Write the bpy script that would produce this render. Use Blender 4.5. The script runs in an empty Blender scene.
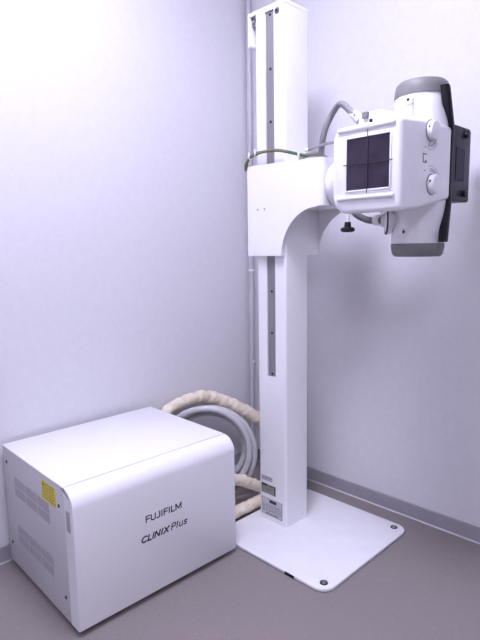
import bpy, bmesh, math, random
from mathutils import Vector, Matrix
random.seed(7)
scn = bpy.context.scene
COL = scn.collection
PI = math.pi

# ------------------------------------------------------------------ materials
def principled(name, col, rough=.5, metal=0.0, spec=.5, coat=0.0):
    m = bpy.data.materials.new(name); m.use_nodes = True
    b = m.node_tree.nodes['Principled BSDF']
    b.inputs['Base Color'].default_value = (*col, 1)
    b.inputs['Roughness'].default_value = rough
    b.inputs['Metallic'].default_value = metal
    b.inputs['Specular IOR Level'].default_value = spec
    b.inputs['Coat Weight'].default_value = coat
    return m
def noisy(name, stops, scale, rough=.6, bump=0.0, bscale=None, detail=6, spec=.5, metal=0.0, sc=(1, 1, 1)):
    m = principled(name, stops[0], rough, metal, spec)
    t = m.node_tree; N = t.nodes; L = t.links; b = N['Principled BSDF']
    tc = N.new('ShaderNodeTexCoord'); mp = N.new('ShaderNodeMapping'); mp.inputs['Scale'].default_value = sc
    L.new(tc.outputs['Object'], mp.inputs[0])
    n = N.new('ShaderNodeTexNoise'); n.inputs['Scale'].default_value = scale; n.inputs['Detail'].default_value = detail
    n.inputs['Roughness'].default_value = .62
    L.new(mp.outputs[0], n.inputs['Vector'])
    r = N.new('ShaderNodeValToRGB'); L.new(n.outputs[0], r.inputs[0])
    e = r.color_ramp.elements
    e[0].position = .32; e[0].color = (*stops[0], 1); e[1].position = .68; e[1].color = (*stops[-1], 1)
    for i, s in enumerate(stops[1:-1]):
        q = e.new(.32 + .36 * (i + 1) / (len(stops) - 1)); q.color = (*s, 1)
    L.new(r.outputs[0], b.inputs['Base Color'])
    if bump:
        n2 = N.new('ShaderNodeTexNoise'); n2.inputs['Scale'].default_value = bscale or scale * 4; n2.inputs['Detail'].default_value = 3
        L.new(mp.outputs[0], n2.inputs['Vector'])
        bp = N.new('ShaderNodeBump'); bp.inputs['Strength'].default_value = bump; bp.inputs['Distance'].default_value = .002
        L.new(n2.outputs[0], bp.inputs['Height']); L.new(bp.outputs[0], b.inputs['Normal'])
    return m
def perforated(name, base, hole, pitch=.006):
    m = principled(name, base, .45); t = m.node_tree; N = t.nodes; L = t.links
    tc = N.new('ShaderNodeTexCoord')
    v = N.new('ShaderNodeTexVoronoi'); v.inputs['Scale'].default_value = 1 / pitch; v.inputs['Randomness'].default_value = 0
    L.new(tc.outputs['Object'], v.inputs['Vector'])
    r = N.new('ShaderNodeValToRGB'); r.color_ramp.interpolation = 'CONSTANT'
    r.color_ramp.elements[0].color = (*hole, 1); r.color_ramp.elements[1].color = (*base, 1); r.color_ramp.elements[1].position = .42
    L.new(v.outputs['Distance'], r.inputs[0]); L.new(r.outputs[0], N['Principled BSDF'].inputs['Base Color'])
    return m
WALL = noisy('wallpaper', [(.66, .655, .68), (.69, .685, .71)], 30, .75, .25, 260, spec=.3)
CEIL = noisy('ceiling_paint', [(.8, .8, .8), (.82, .82, .82)], 20, .8, .2, 120)
FLOOR = noisy('vinyl_floor', [(.21, .183, .180), (.25, .221, .216), (.235, .206, .201), (.28, .248, .242)], 55, .5, .1, 240, detail=12, spec=.4)
BASEB = noisy('vinyl_baseboard', [(.31, .30, .33), (.34, .33, .36)], 18, .5)
CAULK = principled('caulk_bead', (.50, .50, .52), .5)
WHITE = noisy('white_powder_coat', [(.80, .80, .81), (.82, .82, .83)], 60, .38, .06, 700)
WHITE2 = noisy('white_plastic', [(.82, .82, .84), (.84, .84, .86)], 40, .3, .03, 500)
PLATE = noisy('white_base_paint', [(.77, .77, .79), (.81, .81, .83)], 12, .32, .05, 300)
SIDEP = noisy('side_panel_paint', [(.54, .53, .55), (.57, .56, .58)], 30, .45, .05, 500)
GCAP = noisy('grey_cap_paint', [(.165, .165, .165), (.19, .19, .19)], 30, .5)
RAIL = noisy('rail_metal', [(.22, .21, .23), (.27, .26, .28)], 20, .45, metal=.3, sc=(1, 1, .1))
BLACK = noisy('black_plastic', [(.008, .006, .010), (.013, .011, .016)], 50, .5, spec=.3)
PANELB = noisy('console_plastic', [(.016, .013, .024), (.022, .018, .032)], 40, .45, spec=.3)
SCREEN = noisy('console_screen', [(.014, .011, .032), (.026, .02, .05)], 25, .5, spec=.2)
GLASS = noisy('window_glass', [(.022, .014, .032), (.04, .028, .052)], 14, .12)
SCREW = principled('dark_screw', (.03, .03, .035), .4, .5)
STEEL = noisy('steel_bolt', [(.25, .25, .27), (.38, .38, .4)], 80, .35, metal=.8)
HOSE = noisy('grey_hose', [(.46, .455, .47), (.53, .525, .54)], 30, .3, .2, 300)
HOSED = noisy('dark_grey_hose', [(.19, .185, .20), (.24, .235, .25)], 40, .5, .3, 300)
CLOTH = noisy('beige_cloth_wrap', [(.66, .57, .43), (.77, .69, .55), (.82, .76, .64)], 22, .85, .8, 60)
PIPE = noisy('pipe_plastic', [(.5, .49, .55), (.54, .53, .58)], 10, .4)
GREEN = noisy('green_wire', [(.03, .09, .05), (.06, .12, .06)], 60, .4)
YELLOW = noisy('yellow_wire', [(.55, .42, .03), (.62, .48, .05)], 60, .4)
YLAB = noisy('yellow_label', [(.70, .58, .04), (.76, .64, .06)], 60, .5)
INK = principled('printed_ink', (.03, .028, .035), .5)
INK2 = principled('logo_ink', (.025, .022, .03), .4)
GREYINK = principled('grey_ink', (.22, .21, .25), .5)
LAB1 = noisy('silver_label', [(.50, .50, .54), (.58, .58, .62)], 90, .4)
LAB2 = noisy('olive_label', [(.20, .20, .17), (.30, .30, .26)], 90, .4)
TIE = principled('nylon_tie', (.85, .85, .86), .4)
PERF = perforated('perforated_steel', (.50, .49, .52), (.30, .29, .32))
DARKG = principled('dark_gap', (.02, .02, .025), .7)
METALT = noisy('bracket_metal', [(.3, .3, .32), (.42, .42, .44)], 60, .35, metal=.7)
def lampmat(c, s):
    m = bpy.data.materials.new('lamp_diffuser'); m.use_nodes = True; b = m.node_tree.nodes['Principled BSDF']
    b.inputs['Base Color'].default_value = (.9, .9, .9, 1); b.inputs['Emission Color'].default_value = (*c, 1); b.inputs['Emission Strength'].default_value = s
    return m

# ------------------------------------------------------------------ helpers
def empty(name, loc, rz=0.0):
    o = bpy.data.objects.new(name, None); COL.objects.link(o); o.empty_display_size = .05
    o.location = loc; o.rotation_euler = (0, 0, rz); return o
def tag(o, label=None, cat=None, group=None, kind=None):
    if label: o['label'] = label
    if cat: o['category'] = cat
    if group: o['group'] = group
    if kind: o['kind'] = kind
    return o
def wloc(p):
    v = Vector((0, 0, 0))
    while p is not None:
        v = Matrix.Rotation(p.rotation_euler.z, 3, 'Z') @ v + Vector(p.location); p = p.parent
    return v
def obj(name, bm, mats, parent=None, smooth=True, world=True):
    """link bm as one mesh; world=True: coordinates are world ones (parents unrotated)"""
    me = bpy.data.meshes.new(name)
    if world and parent is not None:
        bmesh.ops.translate(bm, verts=bm.verts, vec=-wloc(parent))
    bmesh.ops.recalc_face_normals(bm, faces=bm.faces)
    bm.to_mesh(me); bm.free()
    if not isinstance(mats, (list, tuple)): mats = [mats]
    for m in mats: me.materials.append(m)
    if smooth:
        me.shade_smooth()
        me.set_sharp_from_angle(angle=math.radians(38))
    o = bpy.data.objects.new(name, me); COL.objects.link(o)
    if parent is not None: o.parent = parent
    return o
def merge(dst, src, mi=0):
    me = bpy.data.meshes.new('tmp')
    for f in src.faces: f.material_index = mi
    src.to_mesh(me); src.free(); dst.from_mesh(me); bpy.data.meshes.remove(me); return dst
def box(x0, x1, y0, y1, z0, z1, bev=0.0, seg=3):
    b = bmesh.new(); bmesh.ops.create_cube(b, size=1)
    for v in b.verts:
        v.co = Vector(((x0 + x1) / 2 + v.co.x * (x1 - x0), (y0 + y1) / 2 + v.co.y * (y1 - y0), (z0 + z1) / 2 + v.co.z * (z1 - z0)))
    if bev: bmesh.ops.bevel(b, geom=b.edges[:], offset=bev, segments=seg, profile=.5, affect='EDGES')
    return b
def prism(pts, axis, a0, a1, bev=0.0, seg=2):
    """pts 2D polygon; axis 0: (y,z) 1: (x,z) 2: (x,y)"""
    b = bmesh.new()
    def P(p, a):
        return {0: (a, p[0], p[1]), 1: (p[0], a, p[1]), 2: (p[0], p[1], a)}[axis]
    A = [b.verts.new(P(p, a0)) for p in pts]; B = [b.verts.new(P(p, a1)) for p in pts]
    b.faces.new(A); b.faces.new(B[::-1])
    for i in range(len(pts)):
        j = (i + 1) % len(pts); b.faces.new((A[i], A[j], B[j], B[i]))
    bmesh.ops.recalc_face_normals(b, faces=b.faces)
    if bev:
        es = [e for e in b.edges if len(e.link_faces) == 2 and e.calc_face_angle() > .6]
        bmesh.ops.bevel(b, geom=es, offset=bev, segments=seg, profile=.5, affect='EDGES')
    return b
def roundrect(x0, x1, y0, y1, r, n=6):
    if not isinstance(r, (list, tuple)): r = [r] * 4
    out = []
    for (cx, cy, a, rr) in ((x1, y1, 0, r[0]), (x0, y1, 90, r[1]), (x0, y0, 180, r[2]), (x1, y0, 270, r[3])):
        ox = cx - rr if cx == x1 else cx + rr; oy = cy - rr if cy == y1 else cy + rr
        for k in range(n + 1):
            t = math.radians(a + 90 * k / n); out.append((ox + rr * math.cos(t), oy + rr * math.sin(t)))
    return out
def lathe(prof, c, axis=(0, 0, 1), n=40):
    """prof list of (radius, height along axis)"""
    b = bmesh.new(); q = Vector((0, 0, 1)).rotation_difference(Vector(axis)).to_matrix()
    rings = []
    for r, h in prof:
        if r < 1e-6: rings.append([b.verts.new(q @ Vector((0, 0, h)) + Vector(c))])
        else: rings.append([b.verts.new(q @ Vector((r * math.cos(2 * PI * k / n), r * math.sin(2 * PI * k / n), h)) + Vector(c)) for k in range(n)])
    for A, B in zip(rings, rings[1:]):
        for k in range(n):
            a = [A[k % len(A)], A[(k + 1) % len(A)], B[(k + 1) % len(B)], B[k % len(B)]]
            u = []
            for v in a:
                if v not in u: u.append(v)
            if len(u) > 2: b.faces.new(u)
    for R in (rings[0], rings[-1]):
        if len(R) > 1: b.faces.new(R)
    bmesh.ops.recalc_face_normals(b, faces=b.faces)
    return b
def cyl(c, r, h, axis=(0, 0, 1), bev=0.0, n=32):
    p = [(0, 0), (r, 0), (r, h - bev)]
    if bev:
        p += [(r - bev * (1 - math.cos(t)), h - bev + bev * math.sin(t)) for t in (PI / 6, PI / 3)] + [(r - bev, h)]
    else: p += [(r, h)]
    return lathe(p + [(0, h)], c, axis, n)
def catmull(P, k=8):
    P = [Vector(p) for p in P]; Q = [2 * P[0] - P[1]] + P + [2 * P[-1] - P[-2]]; out = []
    for i in range(1, len(Q) - 2):
        a, b_, c, d = Q[i - 1:i + 3]
        for j in range(k):
            t = j / k
            out.append(.5 * ((2 * b_) + (-a + c) * t + (2 * a - 5 * b_ + 4 * c - d) * t * t + (-a + 3 * b_ - 3 * c + d) * t ** 3))
    out.append(P[-1]); return out
def tube(path, r, n=12, rf=None):
    b = bmesh.new(); T = []
    for i in range(len(path)):
        T.append((path[min(i + 1, len(path) - 1)] - path[max(i - 1, 0)]).normalized())
    u = T[0].orthogonal().normalized(); rings = []; s = 0
    for i, p in enumerate(path):
        if i: u = (T[i - 1].rotation_difference(T[i])) @ u; s += (path[i] - path[i - 1]).length
        w = T[i].cross(u)
        ring = []
        for k in range(n):
            a = 2 * PI * k / n; rr = rf(s, a, i) if rf else r
            ring.append(b.verts.new(p + rr * (math.cos(a) * u + math.sin(a) * w)))
        rings.append(ring)
    for A, B in zip(rings, rings[1:]):
        for k in range(n): b.faces.new((A[k], A[(k + 1) % n], B[(k + 1) % n], B[k]))
    b.faces.new(rings[0]); b.faces.new(rings[-1])
    bmesh.ops.recalc_face_normals(b, faces=b.faces)
    return b
def boolean(o, cutters):
    for c in cutters:
        co = obj('cutter', c, WHITE, None, smooth=False)
        md = o.modifiers.new('cut', 'BOOLEAN'); md.object = co; md.operation = 'DIFFERENCE'; md.solver = 'EXACT'
        co.matrix_world = Matrix.Translation(wloc(o.parent)).inverted() @ Matrix.Identity(4) if False else Matrix.Identity(4)
        bpy.context.view_layer.update()
        ev = o.evaluated_get(bpy.context.evaluated_depsgraph_get())
        me = bpy.data.meshes.new_from_object(ev); old = o.data; o.modifiers.clear(); o.data = me
        me.shade_smooth(); me.set_sharp_from_angle(angle=math.radians(38))
        bpy.data.meshes.remove(old); m2 = co.data; bpy.data.objects.remove(co); bpy.data.meshes.remove(m2)

# ------------------------------------------------------------------ room
XW, YW, BX, BY, CH = 2.163, 2.096, -2.2, -2.2, 2.95
def struct(name, bm, m): return tag(obj(name, bm, m, None, smooth=False), kind='structure')
struct('floor', box(BX - .1, XW + .1, BY - .1, YW + .1, -.1, 0), FLOOR)
struct('wall_left', box(BX - .1, XW + .1, YW, YW + .1, 0, CH), WALL)
struct('wall_right', box(XW, XW + .1, BY, YW, 0, CH), WALL)
struct('wall_back', box(BX - .1, BX, BY, YW, 0, CH), WALL)
struct('wall_front', box(BX - .1, XW + .1, BY - .1, BY, 0, CH), WALL)
struct('ceiling', box(BX - .1, XW + .1, BY - .1, YW + .1, CH, CH + .1), CEIL)
t_ = .005
struct('baseboard_left', prism([(YW, 0), (YW - t_, 0), (YW - t_, .067), (YW - .002, .0705), (YW, .0705)], 0, BX, XW - t_), BASEB)
struct('baseboard_right', prism([(XW, 0), (XW - t_, 0), (XW - t_, .067), (XW - .002, .0705), (XW, .0705)], 1, BY, YW), BASEB)
struct('trim_1', prism([(XW - t_, 0), (XW - t_ - .005, 0), (XW - t_, .005)], 1, BY, YW - t_ - .004), CAULK)
struct('trim_2', prism([(YW - t_, 0), (YW - t_ - .004, 0), (YW - t_, .004)], 0, BX, XW - t_), CAULK)

# main ceiling light and an added fill panel (above the frame)
LC = (.79, .768, 1.0)
DIFF = lampmat(LC, 33.0)
def ceiling_light(x, y, lx, ly, label):
    t = empty('ceiling_light', (x, y, CH)); tag(t, label, 'ceiling light', 'ceiling lights')
    h = box(x - lx / 2 - .03, x + lx / 2 + .03, y - ly / 2 - .03, y + ly / 2 + .03, CH - .05, CH, .006)
    obj('housing', h, WHITE, t); obj('diffuser', box(x - lx / 2, x + lx / 2, y - ly / 2, y + ly / 2, CH - .062, CH - .048, .004), DIFF, t)
    return t
ceiling_light(.84, .98, .60, .50, 'white ceiling light over the white cabinet')
ceiling_light(-.9, -.7, .60, .50, 'white fill light panel added out of view behind the viewer')  # unseen lamp added as ambient fill for the room

# ------------------------------------------------------------------ x-ray stand
st = empty('xray_stand', (1.745, 1.5, 0))
tag(st, 'tall white floor-mounted column stand with sliding arm block and square white base plate', 'x-ray stand')
pl = obj('base_plate', prism(roundrect(1.434, 2.047, 1.036, 1.626, .055, 10), 2, 0.002, .014, .0025, 2), PLATE, st)
boltpos = [(1.478, 1.076), (2.009, 1.087), (1.478, 1.578), (2.006, 1.592)]
proto = None
for (x, y) in boltpos:
    b = lathe([(0, .0145), (.011, .0145), (.012, .0160), (.0145, .0160), (.0155, .0142), (.0155, .012)], (0, 0, 0), n=24)
    merge(b, lathe([(0, .0175), (.0085, .0172), (.010, .0155), (.010, .0135)], (0, 0, 0), n=6), 1)
    if proto is None:
        proto = obj('bolt', b, [SCREW, STEEL], pl, world=False); proto.location = (x - 1.745, y - 1.5, 0)
    else:
        b.free(); c = proto.copy(); COL.objects.link(c); c.parent = pl; c.location = (x - 1.745, y - 1.5, 0)
pw = Vector((1.745, 1.5, 0))
for (x, y) in ((1.4325, 1.55), (1.4325, 1.205)):
    obj('levelling_shim', box(x, x + .05, y - .022, y + .022, 0.0005, .0125), BLACK, pl)
CX0, CX1, CY0, CY1, CZ = 1.6746, 1.826, 1.4235, 1.580, 2.185
col = obj('column', prism(roundrect(CX0, CX1, CY0, CY1, [.004, .004, .011, .011], 6), 2, .014, CZ), WHITE, st)
def cut(bm): bmesh.ops.translate(bm, verts=bm.verts, vec=-wloc(st)); return bm
# slot: cutter is in the column's own frame
def slotcut():
    b = box(CX0 - .02, CX0 + .022, 1.481, 1.529, .688, CZ - .006); return b
def bool_col():
    co = slotcut(); bmesh.ops.translate(co, verts=co.verts, vec=-wloc(st))
    c = obj('cutter', co, WHITE, st, smooth=False, world=False)
    md = col.modifiers.new('cut', 'BOOLEAN'); md.object = c; md.solver = 'EXACT'
    bpy.context.view_layer.update()
    me = bpy.data.meshes.new_from_object(col.evaluated_get(bpy.context.evaluated_depsgraph_get()))
    col.modifiers.clear(); col.data = me; me.shade_smooth(); me.set_sharp_from_angle(angle=math.radians(38))
    bpy.data.objects.remove(c)
bool_col()
rail = obj('rail', box(CX0 + .006, CX0 + .0225, 1.4815, 1.5285, .690, CZ - .008, .001, 1), RAIL, col)
for z in (.70, .88, 1.06, 1.755, 1.96, 2.165):
    obj('screw', cyl((CX0 + .006, 1.505, z), .0055, .002, (-1, 0, 0), .0006, 16), SCREW, rail)
# top end cap with side bracket
cap = obj('end_cap', prism([(CY0 - .001, CZ), (1.6135, CZ), (1.6135, 2.075), (1.6215, 2.066), (1.6215, CZ + .010), (1.617, CZ + .014), (CY0 - .001, CZ + .014)], 0, CX0 - .001, CX1 + .001, .001, 1), WHITE, st)
obj('pulley', merge(cyl((CX0 + .012, 1.594, CZ - .021), .017, .03, (1, 0, 0), .002), cyl((CX0 + .006, 1.594, CZ - .021), .006, .03, (1, 0, 0)), 1), [GCAP, STEEL], cap)
obj('screw', merge(cyl((CX0 - .0005, 1.462, CZ - .019), .0125, .003, (-1, 0, 0), .001), cyl((CX0 - .0035, 1.462, CZ - .019), .0065, .003, (-1, 0, 0), .001, 6), 1), [GCAP, SCREW], cap)
# rating labels near the foot
def label_mesh(y0, y1, z0, z1, bars, x=CX0):
    b = box(x - .0008, x + .0003, y0, y1, z0, z1)
    for f in b.faces: f.material_index = 0
    for (a, c, d, e) in bars:
        merge(b, box(x - .0012, x - .0007, y0 + (y1 - y0) * (1 - c), y0 + (y1 - y0) * (1 - a), z0 + (z1 - z0) * (1 - e), z0 + (z1 - z0) * (1 - d)), 1)
    return b
obj('label_plate', label_mesh(1.504, 1.572, .201, .223, [(.06, .94, .06, .16), (.06, .94, .84, .94), (.1, .28, .36, .62), (.34, .5, .36, .62), (.56, .72, .36, .62), (.78, .92, .36, .62)]), [LAB1, GREYINK], col)
obj('label_plate', label_mesh(1.486, 1.570, .140, .185, [(.0, .42, .0, .22), (.92, 1, 0, 1), (.0, .04, .0, 1), (.5, .85, .12, .18)]), [LAB2, INK], col)
bars = [(.38, .72, .06, .24), (0, .02, 0, 1), (.98, 1, 0, 1), (0, 1, 0, .015), (0, 1, .985, 1)]
for r in range(8):
    x = .06
    while x < .9:
        w = random.uniform(.04, .14); bars.append((x, min(x + w, .94), .34 + r * .062, .36 + r * .062)); x += w + .04
bars += [(.2, .8, .88, .93)]
obj('label_plate', label_mesh(1.447, 1.570, .038, .119, bars), [LAB1, INK], col)
tag(col.children[-1], 'large pale rating label with dark oval mark'); tag(col.children[-2], 'olive grey label'); tag(col.children[-3], 'small silver label')

# carriage block with the concave underside
def carriage():
    # L-shaped body: block around the column and the arm reaching forward
    pts = [(1.616, 1.211), (1.616, 1.586), (1.225, 1.580), (1.225, 1.402), (1.4270, 1.402), (1.4270, 1.211)]
    b = prism(pts, 0, 1.652, 1.905)
    es = [e for e in b.edges if all(abs(v.co.y - 1.225) < 1e-4 for v in e.verts) and abs(e.verts[0].co.x - e.verts[1].co.x) < 1e-5]
    bmesh.ops.bevel(b, geom=es, offset=.022, segments=6, profile=.5, affect='EDGES')
    return b
def gusset(x0, x1):
    cy, cz, ry, rz = 1.247, 1.211, .180, .188
    pts = [(1.4271, 1.211), (1.4271, 1.4022), (cy, 1.4022)]
    for k in range(25):
        a = PI / 2 - PI / 2 * k / 24; pts.append((cy + ry * math.cos(a) * .999, cz + rz * math.sin(a)))
    return prism(pts[:-1], 0, x0, x1)
car = obj('carriage', carriage(), WHITE, st)
for x0, x1 in ((1.6521, 1.657), (1.900, 1.9049)): obj('gusset', gusset(x0, x1), WHITE, car)
for y in (1.556, 1.518):
    obj('screw', cyl((1.6525, y, 1.404), .0045, .0018, (-1, 0, 0), .0005, 12), METALT, car)
obj('stop_buffer', merge(box(1.70, 1.74, 1.580, 1.606, 1.196, 1.2115, .003), cyl((1.72, 1.593, 1.186), .009, .012), 0), BLACK, car)
for z in (1.545, 1.245):
    obj('cable_clip', box(1.66, 1.675, 1.614, 1.628, z - .006, z + .006, .002), TIE, car)

# ------------------------------------------------------------------ tube head
hd = empty('xray_tube_head', (1.755, .889, 1.47))
tag(hd, 'white x-ray tube head with dark square window and grey-capped cylinder on the stand arm', 'x-ray tube')
TX, TY, TR = 1.757, .890, .0885
tube_ = obj('tube_housing', lathe([(0, 1.252), (TR - .003, 1.252), (TR, 1.256), (TR, 1.70), (TR - .002, 1.736), (TR - .006, 1.744), (0, 1.744)], (TX, TY, 0), n=64), WHITE2, hd)
obj('end_cap', lathe([(0, 1.746), (TR + .001, 1.738), (TR + .001, 1.744), (TR - .001, 1.764), (TR - .005, 1.778), (TR - .014, 1.786), (0, 1.788)], (TX, TY, 0), n=64), GCAP, tube_)
obj('end_cap', lathe([(0, 1.253), (TR + .001, 1.253), (TR + .001, 1.240), (TR - .004, 1.216), (TR - .012, 1.208), (0, 1.207)], (TX, TY, 0), n=64), GCAP, tube_)
def boss(ang, z, big):
    d = Vector((math.cos(ang), math.sin(ang), 0)); p = Vector((TX, TY, z)) + d * (TR - .006)
    b = cyl(p, .014 if big else .011, .020 if big else .008, tuple(d), .003, 20)

    o = obj('screw_boss', b, WHITE2, tube_)
    obj('screw', cyl(p + d * (.0195 if big else .0075), .0048, .002, tuple(d), .0004, 12), SCREW, o)
A0 = math.atan2(-TY, -TX)
boss(A0 - .42, 1.715, True)
boss(A0 - .52, 1.292, False)
def rib():
    a = A0 - .42; d = Vector((math.cos(a), math.sin(a), 0)); s = Vector((-d.y, d.x, 0))
    b = box(-.012, .012, -.010, .012, -.10, 0, .004)
    M = Matrix(((s.x, d.x, 0, 0), (s.y, d.y, 0, 0), (0, 0, 1, 0), (0, 0, 0, 1)))
    bmesh.ops.transform(b, matrix=Matrix.Translation(Vector((TX, TY, 1.713)) + d * (TR - .004)) @ M, verts=b.verts); return b
obj('rib', rib(), WHITE2, tube_)

# collimator: rounded block, exit window facing away from the wall
HX0, HX1, HY0, HY1 = 1.452, 1.785, .794, 1.038
def collimator():
    prof = roundrect(HY0, HY1, 1.350, 1.620, [.045, .014, .014, .055], 8)   # (y,z)
    # roundrect order: (+y,+z), (-y,+z), (-y,-z), (+y,-z)
    b = bmesh.new(); rings = []
    def ring(x, inset, dz0, dz1):
        R = []
        cy, cz = (HY0 + HY1) / 2, 1.485
        for (y, z) in prof:
            yy = cy + (y - cy) * (1 - inset / .12); zz = cz + (z - cz) * (1 - inset / .135)
            t = (z - 1.350) / .270; zz += dz0 * (1 - t) + dz1 * t
            R.append(b.verts.new((x, yy, zz)))
        return R
    for (x, i, a, c) in ((HX0, .012, 0, 0), (HX0 + .003, .006, 0, 0), (HX0 + .009, .0015, 0, 0), (HX0 + .016, 0, 0, 0),
                         (HX0 + .12, 0, .012, .008), (HX1 - .010, 0, .046, .014), (HX1 - .003, .002, .048, .014), (HX1, .008, .048, .014)):
        rings.append(ring(x, i, a, c))
    for A, B in zip(rings, rings[1:]):
        n = len(A)
        for k in range(n): b.faces.new((A[k], A[(k + 1) % n], B[(k + 1) % n], B[k]))
    b.faces.new(rings[0]); b.faces.new(rings[-1]); return b
coll = obj('collimator', collimator(), WHITE2, hd)
WY0, WY1, WZ0, WZ1 = .828, .979, 1.420, 1.577
def ringplate(y0, y1, z0, z1, w, x0, x1, wt=None, wb=None):
    wt = wt or w; wb = wb or w
    b = box(x0, x1, y0, y0 + w, z0, z1, .0012, 2)
    merge(b, box(x0, x1, y1 - w, y1, z0, z1, .0012, 2)); merge(b, box(x0, x1, y0 + w, y1 - w, z1 - wt, z1, .0012, 2)); merge(b, box(x0, x1, y0 + w, y1 - w, z0, z0 + wb, .0012, 2))
    return b
fr = obj('window_frame', ringplate(WY0 - .004, WY1 + .004, WZ0 - .004, WZ1 + .004, .0045, HX0 - .006, HX0 + .002), WHITE2, coll)
# hood: overhanging lips above and below the window
def lip(z0, z1, y0, y1, dx):
    return prism(roundrect(z0, z1, HX0 - dx, HX0 + .02, [.002, .002, .005, .005], 3), 1, y0, y1) if False else box(HX0 - dx, HX0 + .02, y0, y1, z0, z1, .0045, 3)
obj('upper_lip', lip(1.600, 1.613, .812, 1.014, .007), WHITE2, coll)
obj('lower_lip', lip(1.391, 1.403, .812, 1.014, .009), WHITE2, coll)
win = obj('exit_window', box(HX0 - .003, HX0 + .004, WY0, WY1, WZ0, WZ1, .0005, 1), GLASS, coll)
ym, zm = .903, 1.4985
ch = box(HX0 - .0072, HX0 - .0060, ym - .0013, ym + .0013, 1.407, 1.596)
merge(ch, box(HX0 - .0072, HX0 - .0060, WY0 - .010, WY1 + .010, zm - .0013, zm + .0013))
obj('crosshair', ch, INK, win)
# knobs and scale marks on the side
def knob(x, z):
    k = obj('knob', cyl((x, HY0 + .001, z), .030, .021, (0, -1, 0), .005, 40), WHITE2, coll)
    obj('knob_seat', lathe([(0, 0), (.0335, 0), (.0335, .002), (0, .002)], (x, HY0 + .0005, z), (0, -1, 0)), GREYINK, k)
    d = Vector((-.92, 0, .25)).normalized() * .0298
    obj('index_dot', cyl((x + d.x, HY0 - .010, z + d.z), .0034, .0012, tuple(d.normalized()), 0, 10), INK, k)
knob(1.633, 1.600); knob(1.648, 1.438)
def arc(cx, cz, r, a0, a1, w):
    b = bmesh.new(); n = 12; I = []; O = []
    for k in range(n + 1):
        a = math.radians(a0 + (a1 - a0) * k / n)
        I.append(b.verts.new((cx + (r - w) * math.cos(a), HY0 - .0006, cz + (r - w) * math.sin(a)))); O.append(b.verts.new((cx + r * math.cos(a), HY0 - .0006, cz + r * math.sin(a))))
    for k in range(n): b.faces.new((I[k], I[k + 1], O[k + 1], O[k]))
    g = bmesh.ops.extrude_face_region(b, geom=b.faces[:]); bmesh.ops.translate(b, verts=[v for v in g['geom'] if isinstance(v, bmesh.types.BMVert)], vec=(0, .0012, 0))
    return b
for (cx, cz, s) in ((1.633, 1.600, -1), (1.648, 1.438, 1)):
    mk = bmesh.new()
    for r in (.040, .049, .057):
        a = (-110, -35) if s < 0 else (35, 110)
        merge(mk, arc(cx, cz, r, *a, .0012))
    for k in range(7):
        a = math.radians((-105 + 11 * k) if s < 0 else (40 + 11 * k)); r = .044
        merge(mk, box(cx + r * math.cos(a) - .002, cx + r * math.cos(a) + .002, HY0 - .0006, HY0 + .0006, cz + r * math.sin(a) - .0022, cz + r * math.sin(a) + .0022))
    obj('scale_marks', mk, GREYINK, coll, smooth=False)
for (x, z) in ((1.600, 1.548), (1.602, 1.478)):
    obj('indicator_dot', cyl((x, HY0 + .0005, z), .0028, .0012, (0, -1, 0), 0, 12), GREYINK, coll)
sq = box(1.587, 1.590, HY0 - .0008, HY0 + .0006, 1.500, 1.528); merge(sq, box(1.587, 1.609, HY0 - .0008, HY0 + .0006, 1.525, 1.528)); merge(sq, box(1.587, 1.609, HY0 - .0008, HY0 + .0006, 1.500, 1.503)); merge(sq, box(1.603, 1.609, HY0 - .0008, HY0 + .0006, 1.503, 1.509))
obj('field_symbol', sq, INK, coll, smooth=False)

# trunnion between the arm and the head, and the rounded cover above it
tr = obj('trunnion', lathe([(0, 0), (.078, 0), (.086, .006), (.088, .016), (.086, .026), (.070, .034), (.066, .12), (.066, .26), (0, .26)], (1.752, 1.2255, 1.482), (0, -1, 0), n=56), WHITE2, hd)
def cover():
    return lathe([(0, 1.56), (.066, 1.56), (.066, 1.672), (.062, 1.686), (.052, 1.694), (.030, 1.697), (.028, 1.701), (0, 1.702)], (1.672, 1.004, 0), n=48)
cv = obj('trunnion_cover', cover(), WHITE2, hd)
obj('latch', box(1.594, 1.612, 1.000, 1.020, 1.670, 1.690, .002), GCAP, cv)
obj('latch', box(1.601, 1.613, .986, .995, 1.640, 1.666, .002), SCREW, cv)
# lock knob hanging below
lk = obj('lock_rod', cyl((1.625, 1.09, 1.330), .0055, .120, n=16), WHITE2, hd)
obj('lock_knob', lathe([(0, 1.296), (.018, 1.297), (.025, 1.301), (.0255, 1.308), (.021, 1.313), (.0125, 1.315), (.0115, 1.329), (.009, 1.333), (0, 1.333)], (1.625, 1.09, 0), n=28), BLACK, lk)
# cable socket on the lower tube
so = obj('cable_socket', lathe([(0, 0), (.036, 0), (.036, .016), (.049, .018), (.049, .030), (.040, .034), (.024, .038), (.022, .050), (0, .050)], (1.709, .950, 1.335), (-.6, .8, 0), n=40), WHITE2, tube_)
obj('socket_ring', lathe([(.0485, .0295), (.0505, .0295), (.0505, .0335), (.0485, .0335)], (1.709, .950, 1.335), (-.6, .8, 0), n=40), SCREW, so)

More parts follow.
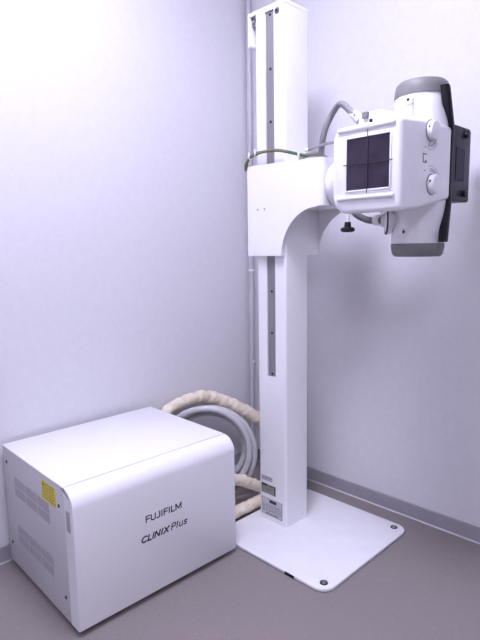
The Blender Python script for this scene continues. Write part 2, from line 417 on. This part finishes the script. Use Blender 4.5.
# console behind the black handles
cn = obj('console', prism(roundrect(1.828, 2.028, 1.402, 1.664, .006, 3), 1, .832, .885, .003, 2), PANELB, hd)
obj('console_edge', prism(roundrect(2.0285, 2.042, 1.406, 1.660, .004, 3), 1, .836, .887, .001, 1), GCAP, cn)
obj('display', box(1.91, 1.982, .8305, .833, 1.475, 1.590, .0004, 1), SCREEN, cn)
for z in (1.640, 1.432):
    obj('console_knob', cyl((1.985, .833, z), .012, .012, (0, -1, 0), .003, 24), BLACK, cn)
def handle(path, wx, wy):
    b = bmesh.new(); rings = []
    for (x, y, z) in path:
        prof = roundrect(x - wx / 2, x + wx / 2, y - wy / 2, y + wy / 2, min(wx, wy) * .3, 3)
        rings.append([b.verts.new((p[0], p[1], z)) for p in prof])
    for A, B in zip(rings, rings[1:]):
        n = len(A)
        for k in range(n): b.faces.new((A[k], A[(k + 1) % n], B[(k + 1) % n], B[k]))
    b.faces.new(rings[0]); b.faces.new(rings[-1]); return b
obj('handle', handle([(1.703, .786, 1.747), (1.709, .786, 1.737), (1.795, .806, 1.632), (1.806, .812, 1.605), (1.808, .814, 1.50), (1.806, .812, 1.42), (1.797, .808, 1.395), (1.728, .785, 1.262), (1.725, .785, 1.256)], .026, .028), BLACK, hd)

# ------------------------------------------------------------------ wiring of the stand
def cable(name, pts, r, m, label, cat, k=8, parent=None, n=12, rf=None):
    o = obj(name, tube(catmull(pts, k), r, n, rf), m, parent)
    if label: tag(o, label, cat)
    return o
hv = cable('high_voltage_cable', [(1.70, 1.265, 1.582), (1.665, 1.235, 1.625), (1.662, 1.22, 1.675), (1.672, 1.20, 1.722), (1.665, 1.165, 1.752), (1.650, 1.130, 1.745), (1.640, 1.095, 1.715), (1.640, 1.070, 1.692)], .0115, HOSED,
           'grey cable arching from behind the arm into the top of the tube head', 'cable', 10)
obj('plug_sleeve', lathe([(0, 0), (.017, 0), (.016, .03), (.013, .045), (0, .045)], (1.648, 1.060, 1.680), (-.15, .75, .70), n=24), WHITE2, hv)
lo = cable('high_voltage_cable', [(1.640, 1.100, 1.425), (1.648, 1.095, 1.395), (1.660, 1.080, 1.362), (1.676, 1.045, 1.340), (1.685, 1.01, 1.335), (1.685, .99, 1.335)], .0125, HOSED,
           'short grey cable curving into the lower cable socket beneath the window block', 'cable', 10)
obj('plug_sleeve', lathe([(0, 0), (.0165, 0), (.018, .004), (.018, .018), (.015, .022), (0, .022)], (1.684, 1.018, 1.336), (-.05, -1, 0), n=24), WHITE2, lo)
cable('yellow_wire', [(1.645, 1.03, 1.430), (1.655, 1.020, 1.405), (1.668, 1.0, 1.380), (1.680, .985, 1.362)], .0045, YELLOW, 'short yellow wire above the lower cable socket of the tube head', 'wire')
gw = [(1.655, 1.622, 1.575), (1.648, 1.614, 1.600), (1.646, 1.590, 1.622), (1.646, 1.555, 1.632), (1.646, 1.50, 1.634), (1.646, 1.44, 1.630), (1.648, 1.38, 1.615), (1.650, 1.33, 1.600), (1.665, 1.30, 1.592)]
gc = cable('ground_wire', gw, .0062, GREEN, 'green wire looped across the column above the arm block', 'wire')
gy = cable('ground_wire', [(p[0] - .006, p[1], p[2] - .006 if i < 4 else p[2] - .001) for i, p in enumerate(gw[:7])], .0048, noisy('olive_wire', [(.20, .17, .05), (.13, .13, .06)], 50, .45), 'olive yellow wire running along the green wire above the arm block', 'wire')
for i in (2, 3, 7):
    p = gw[i]
    t = Vector(gw[min(i + 1, 8)]) - Vector(gw[i - 1]); t.normalize()
    b = lathe([(.0085, -.003), (.0105, -.003), (.0105, .003), (.0085, .003)], Vector(p) + Vector((-.002, 0, -.002)), tuple(t), n=16)
    merge(b, box(p[0] - .012, p[0] - .008, p[1] - .003, p[1] + .003, p[2] + .004, p[2] + .018))
    obj('cable_tie', b, TIE, gc)
ml = cable('steel_link', [(1.67, 1.31, 1.615), (1.665, 1.27, 1.618), (1.655, 1.22, 1.622), (1.65, 1.16, 1.622)], .005, METALT, 'thin metal link between the column and the tube head', 'link')
obj('ball_joint', lathe([(0, -.010), (.007, -.007), (.010, 0), (.007, .007), (0, .010)], (1.67, 1.31, 1.615), n=20), WHITE2, ml)
cable('wire_bundle', [(1.70, 1.37, 1.584), (1.715, 1.35, 1.606), (1.745, 1.33, 1.612), (1.77, 1.31, 1.604), (1.79, 1.285, 1.582)], .009, noisy('brown_wire', [(.16, .13, .12), (.24, .22, .2)], 60, .5), 'short dark wire bundle on top of the arm block', 'wire')

# ------------------------------------------------------------------ generator cabinet
gx, gy_, ga = .7132, 1.4802, -.0227
gL, gW, gH, gg = .6901, .594, .4975, .020
cb = empty('generator_cabinet', (gx, gy_, 0), ga)
tag(cb, 'low white cabinet with rounded front edge and dark lettering, standing by the left wall', 'cabinet')
def G(name, bm, m, parent=None, smooth=True): return obj(name, bm, m, parent or cb, smooth, world=False)
S = .0615
G('seam_gap', box(.003, gL - .003, S - .004, S + .006, gg + .004, gH - .004), DARKG)
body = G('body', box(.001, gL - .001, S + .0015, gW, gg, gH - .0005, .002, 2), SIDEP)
G('top_panel', box(-.0005, gL + .0005, S + .0015, gW + .0005, gH - .004, gH + .0005, .0015, 2), WHITE, None)
R = .058
prof = [(S - .002, gg), (S - .002, gH)] + [(S - .004, gH)] + [(R * (1 - math.cos(a)) if False else R - R * math.sin(a), gH - R + R * math.cos(a)) for a in [PI / 2 * k / 14 for k in range(15)]] + [(0, gg + .004), (.004, gg)]
fc = G('front_cover', prism(prof, 0, 0, gL, .0012, 1), WHITE)
G('shadow_block', box(.02, gL - .02, .035, gW - .02, .004, gg + .002), DARKG)  # dark inset block stands in for the shadow under the cabinet
for (x, y) in ((.06, .07), (gL - .06, .07), (.06, gW - .06), (gL - .06, gW - .06)):
    G('foot', cyl((x, y, 0), .02, gg + .001, (0, 0, 1), 0, 20), BLACK)
def vents(y0, y1, z0, z1):
    for r in range(2):
        for c in range(3):
            w = (y1 - y0 - .02) / 3; hh = (z1 - z0 - .006) / 2
            a = y0 + c * (w + .01); d = z0 + r * (hh + .006)
            G('vent_grille', box(.0002, .002, a, a + w, d, d + hh), PERF, body, False)
vents(.182, .486, .325, .398); vents(.175, .487, .136, .206)
G('vent_grille', box(-.0006, .002, .022, .048, .355, .425), PERF, fc, False)
for (y, z) in ((.560, .437), (.100, .422), (.558, .105), (.090, .101)):
    G('screw', cyl((.0012, y, z), .0065, .0022, (-1, 0, 0), .0006, 14), SCREW, body)
yl = box(-.0002, .0012, .120, .230, .404, .472)
for f in yl.faces: f.material_index = 0
# warning sticker: a triangle and rows of small print
def ybar(a, c, d, e): merge(yl, box(-.0006, -.0001, .230 - .110 * c, .230 - .110 * a, .472 - .068 * e, .472 - .068 * d), 1)
merge(yl, prism([(.224, .458), (.206, .458), (.215, .470)], 0, -.0006, -.0001), 1)
for r in range(6):
    x = .28 if r < 1 else .06
    while x < .9:
        w = random.uniform(.05, .16); ybar(x, min(x + w, .94), .07 + r * .15, .125 + r * .15); x += w + .05
G('warning_sticker', yl, [YLAB, noisy('sticker_ink', [(.22, .17, .02), (.3, .24, .03)], 60, .5)], body, False)
GLY = {  # stroke letters on a unit-high cell: (advance, strokes)
 'F': (.56, [[(0, 0), (0, 1)], [(0, 1), (.48, 1)], [(0, .52), (.42, .52)]]),
 'U': (.66, [[(0, 1), (0, .22), (.08, .06), (.26, 0), (.44, .06), (.52, .22), (.52, 1)]]),
 'J': (.50, [[(.34, 1), (.34, .20), (.26, .05), (.12, 0), (-.02, .06)]]),
 'I': (.24, [[(.04, 0), (.04, 1)]]),
 'L': (.52, [[(0, 1), (0, 0), (.44, 0)]]),
 'M': (.86, [[(0, 0), (0, 1), (.36, .12), (.72, 1), (.72, 0)]]),
 'C': (.80, [[(.64, .84), (.48, .98), (.28, .98), (.08, .82), (0, .5), (.08, .18), (.28, .02), (.48, .02), (.64, .16)]]),
 'N': (.82, [[(0, 0), (0, 1), (.60, 0), (.60, 1)]]),
 'X': (.78, [[(0, 1), (.66, 0)], [(.66, 1), (0, 0)]]),
 'P': (.66, [[(0, 0), (0, 1), (.36, 1), (.50, .88), (.50, .62), (.36, .48), (0, .48)]]),
 'l': (.22, [[(0, 0), (0, 1)]]),
 'u': (.58, [[(0, .68), (0, .16), (.12, 0), (.28, 0), (.42, .16)], [(.42, .68), (.42, 0)]]),
 's': (.50, [[(.38, .58), (.28, .68), (.12, .68), (.02, .54), (.12, .38), (.28, .32), (.38, .16), (.28, .0), (.12, 0), (0, .10)]])}
def lettering(text, x0, x1, zb, cap, shear, wt):
    TR_ = .10; W = sum(GLY[c][0] + TR_ for c in text) - .24; k = (x1 - x0 - shear * cap) / W; x = x0
    b = bmesh.new()
    for c in text:
        adv, strokes = GLY[c]
        for st_ in strokes:
            pts = [Vector((x + p[0] * k + shear * p[1] * cap, zb + p[1] * cap)) for p in st_]
            for p, q in zip(pts, pts[1:]):
                d = (q - p).normalized(); n = Vector((-d.y, d.x)) * wt / 2; e = d * wt * .35
                merge(b, prism([tuple(p - e + n), tuple(q + e + n), tuple(q + e - n), tuple(p - e - n)], 1, -.0006, .0004))
        x += (adv + TR_) * k
    return b
G('lettering', lettering('FUJIFILM', .266, .418, .299, .0215, 0, .0046), INK2, fc, False)
lt_ = lettering('CLINIX', .243, .362, .2295, .0205, .30, .0052); merge(lt_, lettering('Plus', .371, .445, .2295, .0225, .25, .0040))
G('lettering', lt_, INK2, fc, False)

# ------------------------------------------------------------------ hoses on the floor, pipe in the corner
def coil():
    P = []; n = 44
    c0 = Vector((1.615, 1.868, .268)); ux = Vector((.70, -.71, .0)).normalized(); uz = Vector((.06, .08, .99)).normalized(); w = ux.cross(uz)
    rad = [.234, .192, .230, .168, .190]; off = [-.040, -.020, .010, .030, .045]
    for i in range(int(4.3 * n)):
        k = i / n; j = min(int(k), 3); t = k - j; t = t * t * (3 - 2 * t) if t <= 1 else 1
        r = rad[j] * (1 - t) + rad[j + 1] * t; o = off[j] * (1 - t) + off[j + 1] * t; a = 2 * PI * k + PI
        P.append(c0 + ux * (r * math.sin(a)) + uz * (r * math.cos(a)) - w * o)
    return tube(P, .0150, 14, lambda s, a, i: .0150 * (1 + .03 * math.sin(s * 700)))
hc = obj('hose_coil', coil(), HOSE); tag(hc, 'coiled grey corrugated hose standing on the floor between cabinet and column', 'hose')
def wr(s_, a, i):
    base = .027 + .009 * min(max((s_ - .1) / .3, 0), 1) - .009 * min(max((s_ - .75) / .4, 0), 1)
    return base * (1 + .09 * math.sin(s_ * 75 + 1.5 * math.sin(a * 2)) * math.cos(a + s_ * 9) + .05 * math.sin(s_ * 160 + a * 3))
cable('cloth_wrapped_hose', [(1.44, 2.05, .415), (1.50, 2.05, .452), (1.57, 2.05, .474), (1.66, 2.048, .483), (1.745, 2.046, .478), (1.835, 2.032, .446), (1.94, 1.985, .385), (2.03, 1.925, .315), (2.085, 1.87, .22), (2.09, 1.83, .12), (2.03, 1.78, .052),
      (1.93, 1.73, .036), (1.85, 1.70, .052), (1.80, 1.69, .074), (1.72, 1.69, .124), (1.633, 1.69, .172), (1.55, 1.695, .185), (1.47, 1.712, .14), (1.458, 1.712, .065), (1.50, 1.675, .033), (1.60, 1.664, .032), (1.72, 1.662, .032), (1.84, 1.662, .032), (1.98, 1.664, .032)], .03, CLOTH,
      'beige cloth-wrapped hose arching over the grey hose coil and doubling back behind the column', 'hose', 22, n=20, rf=wr)
pp = cable('conduit_pipe', [(2.142, 2.072, 2.60), (2.142, 2.072, 1.6), (2.139, 2.070, 1.0), (2.132, 2.070, .4), (2.13, 2.07, .10)], .014, PIPE, 'pale vertical plastic pipe running down the room corner behind the column', 'pipe', 4, n=20)
for z in (1.12, .60, 1.60):
    obj('pipe_clip', lathe([(.0145, -.006), (.0165, -.006), (.0165, .006), (.0145, .006)], (2.139, 2.070, z), n=24), TIE, pp)

# ------------------------------------------------------------------ camera
f_, pitch, roll, yaw = 528.4254, .1373, -.0153, .7917
fw = Vector((math.cos(yaw) * math.cos(pitch), math.sin(yaw) * math.cos(pitch), -math.sin(pitch)))
rt = Vector((math.sin(yaw), -math.cos(yaw), 0)); up = rt.cross(fw)
r2 = rt * math.cos(roll) + up * math.sin(roll); u2 = -rt * math.sin(roll) + up * math.cos(roll)
cd = bpy.data.cameras.new('camera'); cd.sensor_fit = 'HORIZONTAL'; cd.sensor_width = 36; cd.lens = f_ * 36 / 480; cd.clip_start = .02
co = bpy.data.objects.new('camera', cd); COL.objects.link(co)
co.matrix_world = Matrix(((r2.x, u2.x, -fw.x, 0), (r2.y, u2.y, -fw.y, 0), (r2.z, u2.z, -fw.z, 1.25), (0, 0, 0, 1)))
scn.camera = co
w = bpy.data.worlds.new('world'); scn.world = w; w.use_nodes = True
w.node_tree.nodes['Background'].inputs[0].default_value = (.5, .5, .6, 1); w.node_tree.nodes['Background'].inputs[1].default_value = .3
vs = scn.view_settings; vs.view_transform = 'Standard'; vs.look = 'None'; vs.gamma = 1; vs.use_curve_mapping = False; vs.exposure = .86
